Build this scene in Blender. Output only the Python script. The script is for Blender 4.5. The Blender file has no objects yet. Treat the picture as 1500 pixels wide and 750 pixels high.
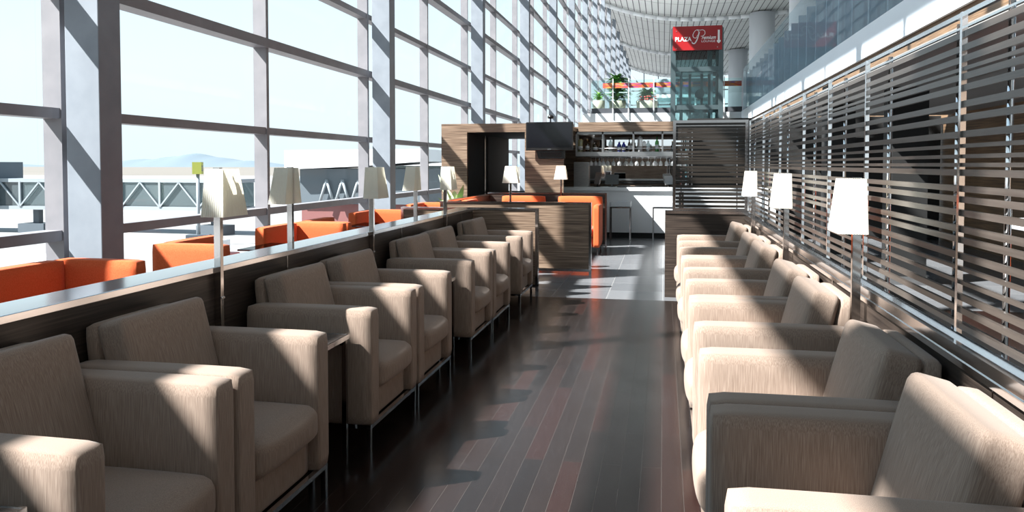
import bpy, bmesh, math, random
from mathutils import Vector, Matrix
PI = math.pi
C = bpy.context.scene.collection
random.seed(7)

# ---------------------------------------------------------------- helpers
class MB:
    """collects shapes into one mesh"""
    def __init__(s): s.bm = bmesh.new()
    def box(s, x0, x1, y0, y1, z0, z1, r=0, seg=2):
        b = bmesh.new(); bmesh.ops.create_cube(b, size=1)
        for v in b.verts:
            v.co = Vector(((x0+x1)/2+v.co.x*(x1-x0), (y0+y1)/2+v.co.y*(y1-y0), (z0+z1)/2+v.co.z*(z1-z0)))
        if r: bmesh.ops.bevel(b, geom=b.edges[:], offset=r, segments=seg, profile=.5, affect='EDGES')
        s.add(b); return s
    def add(s, b, M=None):
        if M is not None: b.transform(M)
        me = bpy.data.meshes.new('t'); b.to_mesh(me); b.free(); s.bm.from_mesh(me); bpy.data.meshes.remove(me)
    def soft(s, cx, cy, cz, sx, sy, sz, r, n=8, bulge=(0, 0, 0), M=None, pucker=0):
        """box with rounded edges whose faces swell like upholstery"""
        b = bmesh.new(); bmesh.ops.create_cube(b, size=2)
        bmesh.ops.subdivide_edges(b, edges=b.edges[:], cuts=n, use_grid_fill=True)
        h = Vector((sx/2, sy/2, sz/2))
        for v in b.verts:
            u = v.co.copy()
            p = Vector([math.copysign(abs(c)**.75, c) for c in u])
            q = Vector((p.x*h.x, p.y*h.y, p.z*h.z))
            inn = Vector([max(-(h[i]-r), min(h[i]-r, q[i])) for i in range(3)])
            d = q-inn
            if d.length > 1e-7: q = inn+d.normalized()*r
            sgn = [1 if q[i] > 0 else -1 for i in range(3)]
            for i in range(3):
                j, k = (i+1) % 3, (i+2) % 3
                if abs(u[i]) > .6:
                    q[i] += sgn[i]*bulge[i]*(1-u[j]**2)*(1-u[k]**2)
            if pucker and abs(u.y) > .8:
                q.y += pucker*math.sin(u.z*19)*(1-abs(u.x))
            v.co = q+Vector((cx, cy, cz))
        for f in b.faces: f.smooth = True
        s.add(b, M)
        return s
    def cyl(s, p0, p1, r0, r1=None, n=16, smooth=True):
        p0, p1 = Vector(p0), Vector(p1); r1 = r0 if r1 is None else r1
        b = bmesh.new()
        bmesh.ops.create_cone(b, cap_ends=True, segments=n, radius1=r0, radius2=r1, depth=(p1-p0).length)
        if smooth:
            for f in b.faces:
                if len(f.verts) == 4: f.smooth = True
        q = (p1-p0).to_track_quat('Z', 'Y').to_matrix().to_4x4()
        s.add(b, Matrix.Translation((p0+p1)/2) @ q); return s
    def bar(s, p0, p1, w, h):
        p0, p1 = Vector(p0), Vector(p1)
        b = bmesh.new(); bmesh.ops.create_cube(b, size=1)
        b.transform(Matrix.Diagonal((w, h, (p1-p0).length, 1)))
        q = (p1-p0).to_track_quat('Z', 'Y').to_matrix().to_4x4()
        s.add(b, Matrix.Translation((p0+p1)/2) @ q); return s
    def lathe(s, prof, n=16, at=(0, 0, 0)):
        b = bmesh.new(); rings = []
        for r, z in prof:
            rings.append([b.verts.new((at[0]+r*math.cos(2*PI*i/n), at[1]+r*math.sin(2*PI*i/n), at[2]+z)) for i in range(n)])
        for a, c in zip(rings, rings[1:]):
            for i in range(n):
                f = b.faces.new((a[i], a[(i+1) % n], c[(i+1) % n], c[i])); f.smooth = True
        b.faces.new(list(reversed(rings[0]))); b.faces.new(rings[-1])
        s.add(b); return s
    def poly(s, pts, faces):
        vs = [s.bm.verts.new(p) for p in pts]
        for f in faces: s.bm.faces.new([vs[i] for i in f])
        return s
    def prism(s, pts, d):
        """polygon (list of Vector) extruded along d"""
        n = len(pts); pts = [Vector(p) for p in pts]; d = Vector(d)
        a = [s.bm.verts.new(p) for p in pts]; c = [s.bm.verts.new(p+d) for p in pts]
        s.bm.faces.new(list(reversed(a))); s.bm.faces.new(c)
        for i in range(n): s.bm.faces.new((a[i], a[(i+1) % n], c[(i+1) % n], c[i]))
        return s
    def build(s, name, m, parent=None):
        me = bpy.data.meshes.new(name)
        bmesh.ops.recalc_face_normals(s.bm, faces=s.bm.faces[:])
        s.bm.to_mesh(me); s.bm.free(); me.materials.append(m)
        o = bpy.data.objects.new(name, me); C.objects.link(o)
        if parent is not None: o.parent = parent
        return o

def B(*a, **k): return MB().box(*a, **k)
def tag(o, label=None, cat=None, group=None, kind=None):
    if label: o['label'] = label
    if cat: o['category'] = cat
    if group: o['group'] = group
    if kind: o['kind'] = kind
    return o
def thing(name, label, cat, loc=(0, 0, 0), rz=0, group=None):
    o = bpy.data.objects.new(name, None); C.objects.link(o)
    o.location = loc; o.rotation_euler = (0, 0, rz); o.empty_display_size = .1
    return tag(o, label, cat, group)
def struct(o): return tag(o, kind='structure')
def dup(root, loc, rz=None, label=None, group=None):
    r = root.copy(); C.objects.link(r); r.location = loc
    if rz is not None: r.rotation_euler = (0, 0, rz)
    if label: r['label'] = label
    if group: r['group'] = group
    for ch in list(root.children):
        c = ch.copy(); C.objects.link(c); c.parent = r
        for g in list(ch.children):
            d = g.copy(); C.objects.link(d); d.parent = c
    return r

# ---------------------------------------------------------------- materials
def mat(name, col=(.5, .5, .5), rough=.5, metal=0, spec=.5, sheen=0, trans=0, emit=None, coat=0):
    m = bpy.data.materials.new(name); m.use_nodes = True
    b = m.node_tree.nodes['Principled BSDF']
    b.inputs['Base Color'].default_value = (*col, 1); b.inputs['Roughness'].default_value = rough
    b.inputs['Metallic'].default_value = metal; b.inputs['Specular IOR Level'].default_value = spec
    b.inputs['Sheen Weight'].default_value = sheen; b.inputs['Transmission Weight'].default_value = trans
    b.inputs['Coat Weight'].default_value = coat; b.inputs['Coat Roughness'].default_value = .08
    if emit: b.inputs['Emission Color'].default_value = (*emit[0], 1); b.inputs['Emission Strength'].default_value = emit[1]
    return m
def nodes(m): return m.node_tree.nodes, m.node_tree.links, m.node_tree.nodes['Principled BSDF']
def ramp(N, stops):
    r = N.new('ShaderNodeValToRGB')
    while len(r.color_ramp.elements) < len(stops): r.color_ramp.elements.new(.5)
    for e, (p, c) in zip(r.color_ramp.elements, stops): e.position = p; e.color = (*c, 1)
    return r
def noisecol(m, scale, stops, nscale=5, detail=4, rough=None, bump=0, coord='Object'):
    """colour from stretched noise"""
    N, L, b = nodes(m)
    tc = N.new('ShaderNodeTexCoord'); mp = N.new('ShaderNodeMapping'); mp.inputs['Scale'].default_value = scale
    n = N.new('ShaderNodeTexNoise'); n.inputs['Scale'].default_value = nscale; n.inputs['Detail'].default_value = detail
    L.new(tc.outputs[coord], mp.inputs[0]); L.new(mp.outputs[0], n.inputs['Vector'])
    r = ramp(N, stops); L.new(n.outputs['Fac'], r.inputs[0]); L.new(r.outputs[0], b.inputs['Base Color'])
    if bump:
        bu = N.new('ShaderNodeBump'); bu.inputs['Strength'].default_value = bump; bu.inputs['Distance'].default_value = .002
        L.new(n.outputs['Fac'], bu.inputs['Height']); L.new(bu.outputs[0], b.inputs['Normal'])
    return m

fabric = noisecol(mat('beige striped upholstery', rough=.95, sheen=.15, spec=.15), (120, 120, 2.5),
                  [(.28, (.205, .146, .114)), (.5, (.285, .212, .168)), (.72, (.375, .292, .238))], 5, 3, bump=.2)
orange = noisecol(mat('orange upholstery', rough=.9, sheen=.1, spec=.15), (25, 25, 25),
                  [(.3, (.56, .095, .028)), (.7, (.66, .14, .05))], 6, 3, bump=.1)
chrome = mat('chrome', (.80, .81, .83), .13, 1)
chrome_dk = mat('smoked chrome', (.38, .36, .36), .14, 1)
chrome_pole = mat('lamp pole chrome', (.55, .53, .52), .1, 1)
steel = noisecol(mat('brushed steel', rough=.38, metal=1), (4, 4, 60), [(.3, (.38, .38, .38)), (.7, (.5, .5, .5))], 4)
black = mat('black satin', (.012, .011, .011), .25)
blackmatt = mat('black matt', (.01, .01, .01), .7)
white = mat('white lacquer', (.80, .81, .82), .35)
wood = noisecol(mat('zebrano wood', rough=.38, spec=.4), (1.2, 1.2, 60),
                [(.28, (.045, .028, .02)), (.45, (.15, .10, .070)), (.6, (.27, .19, .135)), (.75, (.38, .29, .21))], 1.6, 5)
darkwood = noisecol(mat('dark stained wood', rough=.35, spec=.45), (1.2, 1.2, 55),
                    [(.3, (.018, .013, .011)), (.55, (.05, .037, .03)), (.75, (.10, .075, .06))], 1.6, 5)
wallwood = noisecol(mat('warm wood wall', rough=.5), (1, 1, 30), [(.3, (.10, .06, .035)), (.7, (.26, .16, .09))], 1.5, 4)
slatm = noisecol(mat('bronze painted slat', rough=.3, spec=.6), (1, 1, 40), [(.3, (.050, .040, .034)), (.7, (.085, .070, .060))], 3, 2)
colm = noisecol(mat('grey painted steel', rough=.55), (2, 2, 2), [(.3, (.20, .225, .26)), (.7, (.25, .28, .32))], 1.5, 6)
frame_m = noisecol(mat('aluminium grey paint', rough=.45), (2, 2, 2), [(.3, (.20, .195, .21)), (.7, (.25, .24, .255))], 1.5, 3)
shade_m = mat('pleated lamp shade', (.88, .86, .78), .9, spec=.1)
N, L, b = nodes(shade_m)
tr = N.new('ShaderNodeBsdfTranslucent'); tr.inputs[0].default_value = (.85, .80, .66, 1)
mx = N.new('ShaderNodeMixShader'); mx.inputs[0].default_value = .4
L.new(b.outputs[0], mx.inputs[1]); L.new(tr.outputs[0], mx.inputs[2]); L.new(mx.outputs[0], N['Material Output'].inputs[0])

def glass_mat(name, tint=(1, 1, 1), refl=.06, rough=.0, body=None):
    m = bpy.data.materials.new(name); m.use_nodes = True
    N, L = m.node_tree.nodes, m.node_tree.links; N.remove(N['Principled BSDF'])
    t = N.new('ShaderNodeBsdfTransparent'); t.inputs[0].default_value = (*tint, 1)
    g = N.new('ShaderNodeBsdfGlossy'); g.inputs['Roughness'].default_value = rough
    lw = N.new('ShaderNodeLayerWeight'); lw.inputs[0].default_value = .25
    pw = N.new('ShaderNodeMath'); pw.operation = 'POWER'; pw.inputs[1].default_value = 4; L.new(lw.outputs['Facing'], pw.inputs[0])
    ma = N.new('ShaderNodeMath'); ma.operation = 'MULTIPLY_ADD'; ma.inputs[1].default_value = .35; ma.inputs[2].default_value = refl
    L.new(pw.outputs[0], ma.inputs[0])
    x = N.new('ShaderNodeMixShader'); L.new(ma.outputs[0], x.inputs[0]); L.new(t.outputs[0], x.inputs[1]); L.new(g.outputs[0], x.inputs[2])
    out = x
    if body:
        d = N.new('ShaderNodeBsdfDiffuse'); d.inputs[0].default_value = (*body[0], 1)
        y = N.new('ShaderNodeMixShader'); y.inputs[0].default_value = body[1]
        L.new(x.outputs[0], y.inputs[1]); L.new(d.outputs[0], y.inputs[2]); out = y
    L.new(out.outputs[0], N['Material Output'].inputs[0]); return m
glass = glass_mat('window glass', (.97, .99, 1.0), .008)
railglass = glass_mat('balustrade glass', (.88, .93, .95), .03, body=((.5, .60, .66), .10))
shaftglass = glass_mat('lift shaft glass', (.66, .76, .77), .04, body=((.15, .2, .2), .02))
tableglass = glass_mat('smoked table glass', (.15, .15, .16), .25)
bottleglass = {k: glass_mat('bottle glass '+k, c, .12, body=(c, .35)) for k, c in
               {'clear': (.75, .82, .82), 'green': (.12, .45, .12), 'blue': (.03, .05, .45), 'brown': (.12, .06, .02), 'pale': (.75, .75, .45), 'white': (.95, .95, .95)}.items()}

# floors
def planks():
    m = mat('dark plank floor', rough=.2, spec=.38); N, L, b = nodes(m)
    tc = N.new('ShaderNodeTexCoord'); mp = N.new('ShaderNodeMapping'); mp.inputs['Rotation'].default_value = (0, 0, PI/2)
    L.new(tc.outputs['Object'], mp.inputs[0])
    br = N.new('ShaderNodeTexBrick'); br.offset = .37; br.inputs['Scale'].default_value = 1
    br.inputs['Brick Width'].default_value = 1.25; br.inputs['Row Height'].default_value = .095
    br.inputs['Mortar Size'].default_value = .0011; br.inputs['Mortar Smooth'].default_value = .1; br.inputs['Bias'].default_value = 0
    br.inputs['Color1'].default_value = (0, 0, 0, 1); br.inputs['Color2'].default_value = (1, 1, 1, 1); br.inputs['Mortar'].default_value = (.5, .5, .5, 1)
    L.new(mp.outputs[0], br.inputs['Vector'])
    r = ramp(N, [(0, (.010, .0075, .007)), (.45, (.016, .011, .010)), (.8, (.018, .0105, .009)), (1, (.024, .010, .0085))])
    L.new(br.outputs['Color'], r.inputs[0])
    mp2 = N.new('ShaderNodeMapping'); mp2.inputs['Scale'].default_value = (30, 1.5, 1); L.new(tc.outputs['Object'], mp2.inputs[0])
    n = N.new('ShaderNodeTexNoise'); n.inputs['Scale'].default_value = 4; n.inputs['Detail'].default_value = 6; L.new(mp2.outputs[0], n.inputs['Vector'])
    mu = N.new('ShaderNodeMix'); mu.data_type = 'RGBA'; mu.blend_type = 'OVERLAY'; mu.inputs[0].default_value = .5
    L.new(r.outputs[0], mu.inputs[6]); L.new(n.outputs['Fac'], mu.inputs[7])
    m2 = N.new('ShaderNodeMix'); m2.data_type = 'RGBA'; m2.inputs[7].default_value = (.055, .046, .042, 1)
    L.new(br.outputs['Fac'], m2.inputs[0]); L.new(mu.outputs[2], m2.inputs[6]); L.new(m2.outputs[2], b.inputs['Base Color'])
    n2 = N.new('ShaderNodeTexNoise'); n2.inputs['Scale'].default_value = 3; n2.inputs['Detail'].default_value = 4; L.new(tc.outputs['Object'], n2.inputs['Vector'])
    mr = N.new('ShaderNodeMapRange'); mr.inputs[3].default_value = .13; mr.inputs[4].default_value = .30; L.new(n2.outputs['Fac'], mr.inputs[0]); L.new(mr.outputs[0], b.inputs['Roughness'])
    bu = N.new('ShaderNodeBump'); bu.inputs['Strength'].default_value = .35; bu.inputs['Distance'].default_value = .002; bu.invert = True
    L.new(br.outputs['Fac'], bu.inputs['Height']); L.new(bu.outputs[0], b.inputs['Normal'])
    return m
def tiles(name, c1, c2, mort, w, h, ms=.004, rough=.3, off=0):
    m = mat(name, rough=rough); N, L, b = nodes(m)
    tc = N.new('ShaderNodeTexCoord'); br = N.new('ShaderNodeTexBrick'); br.offset = off; br.inputs['Scale'].default_value = 1
    br.inputs['Brick Width'].default_value = w; br.inputs['Row Height'].default_value = h; br.inputs['Mortar Size'].default_value = ms
    br.inputs['Color1'].default_value = (*c1, 1); br.inputs['Color2'].default_value = (*c2, 1); br.inputs['Mortar'].default_value = (*mort, 1)
    L.new(tc.outputs['Object'], br.inputs['Vector']); L.new(br.outputs['Color'], b.inputs['Base Color']); return m
plank_m = planks()
tile_m = tiles('grey slate tile', (.13, .135, .145), (.17, .175, .185), (.26, .26, .26), .6, .6, .005, .25)
ceil_m = tiles('slatted roof lining', (.62, .62, .60), (.66, .66, .64), (.06, .06, .06), .62, 5.5, .045, .6)

# ---------------------------------------------------------------- camera
F = 1144.0; YAW = math.radians(10.9756); PITCH = math.radians(2.0)
cam = bpy.data.cameras.new('camera'); co = bpy.data.objects.new('camera', cam); C.objects.link(co)
cam.sensor_width = 36; cam.lens = F/1500*36; cam.shift_y = -(375-280.949)/1500*-1*-1
cam.clip_end = 3000; cam.clip_start = .05
co.location = (0, 0, 1.45); co.rotation_euler = (PI/2-PITCH, 0, YAW)
bpy.context.scene.camera = co

# ---------------------------------------------------------------- light
SUN = Vector((1, .62, -1.18)).normalized()
sd = bpy.data.lights.new('sun', 'SUN'); sd.energy = 18; sd.angle = math.radians(.53); sd.color = (1, .965, .92)
so = bpy.data.objects.new('sun', sd); C.objects.link(so); so.rotation_euler = SUN.to_track_quat('-Z', 'Y').to_euler()
w = bpy.data.worlds.new('sky'); bpy.context.scene.world = w; w.use_nodes = True
N, L = w.node_tree.nodes, w.node_tree.links; bg = N['Background']
tc = N.new('ShaderNodeTexCoord'); sp = N.new('ShaderNodeSeparateXYZ'); L.new(tc.outputs['Generated'], sp.inputs[0])
r = ramp(N, [(0, (.80, .92, .97)), (.12, (.84, .97, 1.0)), (.45, (.62, .86, 1.0)), (1, (.34, .58, .92))])
L.new(sp.outputs['Z'], r.inputs[0]); L.new(r.outputs[0], bg.inputs[0]); bg.inputs[1].default_value = 1.08

vs = bpy.context.scene.view_settings
vs.view_transform = 'Standard'; vs.look = 'None'; vs.gamma = 1; vs.use_curve_mapping = False; vs.exposure = .12
bpy.context.scene.cycles.max_bounces = 10; bpy.context.scene.cycles.transparent_max_bounces = 40
bpy.context.scene.cycles.diffuse_bounces = 5; bpy.context.scene.cycles.sample_clamp_indirect = 6
bpy.context.scene.cycles.caustics_reflective = False; bpy.context.scene.cycles.caustics_refractive = False
bpy.context.scene.cycles.use_denoising = True

# ================================================================ SETTING
struct(B(-6.5, 4.2, -12, 8.43, -.2, 0).build('floor', plank_m))
struct(B(-6.5, 6, 8.43, 150, -.2, 0).build('floor', tile_m))

# roof lining: a sagging shell seen far down the hall
def roofz(x): return 16.7+(.022*(x-3)**2 if x < 3 else .0055*(x-3)**2)
mb = MB(); xs = [-6.8+i*1.2 for i in range(36)]; ys = [-30, 141.5]
v0 = [[mb.bm.verts.new((x, y, roofz(x))) for y in ys] for x in xs]; v1 = [[mb.bm.verts.new((x, y, roofz(x)+.4)) for y in ys] for x in xs]
for i in range(len(xs)-1):
    for V in (v0, v1):
        f = mb.bm.faces.new((V[i][0], V[i+1][0], V[i+1][1], V[i][1])); f.smooth = True
ceiling = struct(mb.build('ceiling', ceil_m))
for k, y in enumerate((31, 57, 83, 109, 135)):
    mb = MB()
    for a, c in zip(xs, xs[1:]): mb.cyl((a, y, roofz(a)-.32), (c, y, roofz(c)-.32), .22, n=10)
    struct(mb.build('trim_%d' % (k+1), white))

# facade: columns every 8.55 m, mullions every 4.275 m, transoms every 1.27 m
TR = [.71, 1.98, 3.36, 4.57, 5.93, 7.15, 8.80, 10.05, 11.5, 12.75, 14.2, 15.5, 16.9, 18.15]
names = {-1: 'steel column behind the camera at the window wall', 0: 'wide grey steel window column, nearest and largest of the row'}
ordn = ['', 'second', 'third', 'fourth', 'fifth', 'sixth', 'seventh', 'eighth', 'ninth', 'tenth', 'eleventh', 'twelfth', 'thirteenth', 'fourteenth', 'fifteenth', 'sixteenth', 'seventeenth']
where = {1: 'between the third and fourth lamps', 2: 'rising behind the left end of the dark wood portal', 3: 'just left of the wall television'}
col0 = None
for k in range(-2, 16):
    y = 6.98+8.55*k
    if k >= 0:
        if col0 is None:
            col0 = B(-.195, .195, 0, .33, 0, 18.6, r=.008).build('steel_column', colm); o = col0
        else:
            o = col0.copy(); C.objects.link(o)
        o.location = (-5.795, y, 0)
        if k < 8:
            tag(o, names.get(k) or 'grey steel window column, %s from the camera%s' % (ordn[k], ', '+where[k] if k in where else ''), 'column', 'steel columns along the window wall')
        else:
            tag(o, 'small far grey steel column beyond the eighth along the window wall', 'column', 'far steel columns of the window wall')
    else:
        o = struct(B(-5.99, -5.6, y, y+.33, 0, 18.6).build('wall_left', colm))
    n = k+3
    ya, yb = y+.0, y+8.55
    win = bpy.data.objects.new('window_%d' % n, None); C.objects.link(win); struct(win); win.location = (-6.3, ya, 0)
    mb = MB()
    for yy in (.14, 4.415): mb.box(-.05, .17, yy-.04, yy+.04, 0, 18.7)
    mb.build('mullion', frame_m, win)
    mb = MB()
    for i, z in enumerate(TR):
        d = .20 if i % 2 == 0 and i > 0 else .15
        mb.box(-.05, d, .0, 8.55, z-(.075 if i % 2 == 0 and i > 0 else .055), z+(.065 if i % 2 == 0 and i > 0 else .055))
    mb.box(-.05, .12, 0, 8.55, -.05, .08)
    mb.build('transom', frame_m, win)
    B(-.035, -.025, 0, 8.55, .05, 18.7).build('window_glass', glass, win)

# end glazing
we = bpy.data.objects.new('wall_end', None); C.objects.link(we); struct(we); we.location = (0, 141, 0)
mb = MB()
for x in [-6+2.5*i for i in range(16)]: mb.box(x-.08, x+.08, -.1, .1, 0, 19)
for z in (3, 7, 9.5, 12, 14.5): mb.box(-6.5, 33, -.1, .1, z-.1, z+.1)
for a, c in (((-6, 17.5), (-1, 12)), ((1, 12), (5, 16.5)), ((9, 12), (4, 16.5))): mb.cyl((a[0], -.3, a[1]), (c[0], -.3, c[1]), .12)
mb.build('mullion', frame_m, we)
B(-6.5, 33, .02, .04, 0, 20).build('glass', glass, we)

# rear wall of the lounge, behind the camera (seen in the bar mirror)
struct(B(-6, 2.2, -4.2, -4.0, 0, 2.35).build('wall_rear', wood))
# wall and slab on the right under the gallery
struct(B(5.25, 5.5, -12, 56, 0, 4.27).build('wall_right', wallwood))
struct(B(5.2, 32, -12, 141, 4.28, 5.0).build('trim_7', white))
struct(B(5.13, 5.195, -12, 54.9, 4.24, 5.04).build('trim_8', mat('white fascia', (.72, .78, .84), .35)))
struct(B(32, 32.3, -12, 141, 5.0, 20).build('wall_far', mat('pale wall', (.6, .63, .65), .7)))
struct(B(2.1, 5.2, -4.2, 16, 2.38, 2.45).build('ceiling', mat('side room ceiling', (.25, .24, .23), .6)))
# bridge across the hall
struct(B(-5.58, 5.19, 55, 82, 3.6, 5.02).build('trim_9', mat('white bridge fascia', (.85, .87, .88), .5)))
struct(B(-5.0, 5.2, 55.05, 55.4, 5.021, 5.38).build('trim_10', mat('dark kerb', (.06, .065, .075), .5)))

# gallery balustrade above the white fascia
fin_m = mat('blue grey painted fin', (.40, .47, .55), .5)
bal = thing('gallery_balustrade', 'long tall glass balustrade with blue grey fins above the white gallery edge', 'balustrade', (5.2, 0, 5.0))
fin = None
for i in range(36):
    y = -9+1.84*i
    if y > 54.5: break
    if fin is None: fin = B(.10, .52, -.04, .04, .0, 2.45, r=.008).build('fin', fin_m, bal); f = fin
    else:
        f = fin.copy(); C.objects.link(f); f.parent = bal
    f.location = (0, y, 0)
B(.03, .05, -10, 54.8, .05, 2.88).build('glass_panel', railglass, bal)
B(.52, .56, -10, 54.8, .38, 2.3).build('backing_panel', mat('slate blue panel', (.22, .27, .33), .6), bal)
B(.12, .50, -10, 54.8, .0, .03).build('base_rail', mat('dark base rail', (.05, .055, .065), .5), bal)

bb = thing('bridge_balustrade', 'tall glass balustrade with a multicoloured band on the white bridge at the far end', 'balustrade', (0, 55, 5.02))
post = None
for i, x in enumerate((-5.05, -3.5, -2.42, -.70, 1.1, 4.0)):
    if post is None: post = B(-.03, .03, -.03, .03, -.4, 2.4).build('post', white, bb); p = post
    else: p = post.copy(); C.objects.link(p); p.parent = bb
    p.location = (x, -.06, 0)
B(-5.0, 5.15, .04, .06, .36, 2.3).build('glass_panel', glass_mat('bridge glass', (.86, .96, .95), .04), bb)
band = mat('multicoloured film', rough=.5); N, L, b = nodes(band)
tc = N.new('ShaderNodeTexCoord'); mp = N.new('ShaderNodeMapping'); mp.inputs['Scale'].default_value = (.55, 1, 3.8); n = N.new('ShaderNodeTexNoise')
n.inputs['Scale'].default_value = 1.8; n.inputs['Detail'].default_value = 3; L.new(tc.outputs['Object'], mp.inputs[0]); L.new(mp.outputs[0], n.inputs['Vector'])
r = ramp(N, [(.36, (.05, .06, .30)), (.43, (.40, .05, .10)), (.50, (.55, .07, .03)), (.57, (.65, .28, .05)), (.64, (.12, .07, .32))])
L.new(n.outputs['Fac'], r.inputs[0]); L.new(r.outputs[0], b.inputs['Base Color'])
B(-4.2, 5.15, .0, .03, 1.75, 2.10).build('coloured_band', band, bb)
for a_, c_ in ((-4.3, -3.6), (-3.1, -2.5)): B(a_, c_, .065, .10, 1.42, 1.48).build('handrail', white, bb)

# round columns at the right of the hall
rc = None
for k, (y, lb) in enumerate(((57, 'large white round column rising behind the balustrade, nearest of three'), (83, 'white round column just right of the red sign, middle of three'), (109, 'smallest white round column behind the lift shaft'))):
    if rc is None: rc = MB().lathe([(1.25, 0), (1.25, 6), (1.27, 6.02), (1.25, 6.04), (1.25, 11.75)], 32).build('round_column', mat('white column paint', (.80, .83, .88), .4)); o = rc
    else: o = rc.copy(); C.objects.link(o)
    o.location = (9.7, y, 5.0); tag(o, lb, 'column', 'round roof columns')

# ================================================================ LOUNGE CHAIR
def make_chair():
    t = thing('lounge_chair', 'x', 'armchair')
    W = .372; A = .118
    def arm(s):
        m = MB(); m.soft(-.3425, s*(W-A/2), .4325, .685, A, .585, .022, 9, (0, .003, .004)); return m
    arm(-1).build('arm', fabric, t); arm(1).build('arm', fabric, t)
    MB().soft(-.34, 0, .215, .60, 2*(W-A)-.006, .15, .015, 6, (.004, 0, 0)).build('base', fabric, t)
    sc = MB().soft(-.298, 0, .365, .615, 2*(W-A)-.008, .15, .045, 12, (.022, 0, .018)).build('seat_cushion', fabric, t)
    M = Matrix.Translation((-.475, 0, .412)) @ Matrix.Rotation(math.radians(-14.5), 4, 'Y')
    MB().soft(0, 0, .225, .125, 2*(W-A)+.02, .49, .026, 14, (.018, 0, .002), None, .003).build('back_cushion', fabric, t).matrix_local = M
    M = Matrix.Translation((-.620, 0, .24)) @ Matrix.Rotation(math.radians(-5.5), 4, 'Y')
    MB().soft(0, 0, .305, .065, 2*(W-A)-.002, .61, .022, 8, (.003, 0, .003), M).build('backrest', fabric, t)
    mb = MB()
    for y in (-W+.018, W-.018): mb.box(-.655, -.01, y-.011, y+.011, .122, .142)
    for x in (-.655, -.03): mb.box(x, x+.022, -W+.02, W-.02, .122, .142)
    mb.build('frame', chrome, t)
    for x in (-.64, -.022):
        for y in (-W+.018, W-.018): B(x-.011, x+.011, y-.011, y+.011, 0, .13).build('leg', chrome, t)
    return t
chair0 = make_chair(); used = []
def place_chair(x, y, rz, label, group):
    if not used:
        used.append(1); chair0.location = (x, y, 0); chair0.rotation_euler = (0, 0, rz); tag(chair0, label, group=group); return chair0
    return dup(chair0, (x, y, 0), rz, label, group)
LC = [1.68, 2.435, 3.66, 4.42, 5.69, 6.445, 7.70]
LL = ['beige armchair in the left row, cut off at the bottom left corner of the photo',
      'beige armchair of the left row, second from the camera, right of the cut off one',
      'beige armchair of the left row just past the first side table, third from the camera',
      'beige armchair of the left row, fourth from the camera',
      'beige armchair of the left row, fifth from the camera, just past the second side table',
      'beige armchair of the left row, sixth from the camera, third from the wood end panel',
      'beige armchair at the far end of the left row, against the wood end panel']
LL[5] = 'beige armchair of the left row, sixth from the camera'
for y, l in zip(LC, LL): place_chair(-1.435+.006*(y-1.7), y+.3725, 0, l, 'armchairs in the left row')
RC = [1.70, 2.45, 3.61, 4.36, 5.56, 6.31, 7.53]
RL = ['beige armchair in the right row nearest the camera, its arm cut by the bottom edge',
      'beige armchair of the right row, second from the camera, its near arm in shade',
      'beige armchair of the right row, third from the camera, below the largest white lamp',
      'beige armchair of the right row, fourth from the camera, middle of the row',
      'beige armchair of the right row, fifth from the camera',
      'beige armchair of the right row, sixth from the camera, last but one',
      'beige armchair at the far end of the right row, in front of the dark panel']
for y, l in zip(RC, RL): place_chair(.140, y+.3725, PI, l, 'armchairs in the right row')

# side tables
st = thing('side_table', 'dark side table in the bottom left corner beside the nearest armchair', 'side table', (-1.8, 1.42, 0), 0, 'side tables between armchairs')
top_m = noisecol(mat('dark veneer top', rough=.18, spec=.6), (2, 40, 2), [(.3, (.05, .042, .038)), (.7, (.12, .10, .09))], 2)
B(-.27, .27, -.205, .205, .590, .608, r=.002).build('tabletop', top_m, st)
mb = MB()
for s in (-1, 1): mb.box(-.27, .27, s*.205-.004, s*.205+.004, .586, .610); mb.box(s*.27-.004, s*.27+.004, -.205, .205, .586, .610)
mb.build('edge_trim', chrome, st)
mb = B(-.255, .255, -.19, -.17, .56, .589); mb.box(-.255, .255, .17, .19, .56, .589); mb.build('apron', black, st)
for sx in (-1, 1):
    for sy in (-1, 1): B(sx*.255-.011, sx*.255+.011, sy*.19-.011, sy*.19+.011, 0, .588).build('leg', chrome_dk, st)
for y, l in ((3.42, 'dark side table between the second and third armchairs of the left row'), (5.435, 'dark side table between the fourth and fifth armchairs of the left row'), (7.445, 'dark side table before the last armchair of the left row')):
    dup(st, (-1.8, y, 0), 0, l)

# ================================================================ PARTITIONS
PX = -2.15
lp = thing('divider_wall', 'long low dark wood divider behind the left armchairs with a chrome cap', 'divider', (PX, 0, 0))
B(-.18, 0, -2.5, 8.72, .0, .92).build('panel', darkwood, lp)
B(-.190, .016, -2.5, 8.74, .922, .952, r=.003).build('cap', chrome, lp)
for y in (.15, 2.17, 4.2, 6.22, 8.2): B(0, .004, y-.006, y+.006, 0, .921).build('joint_strip', chrome, lp)
B(-.19, .004, -2.5, 8.72, 0, .06).build('plinth', black, lp)

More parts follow.
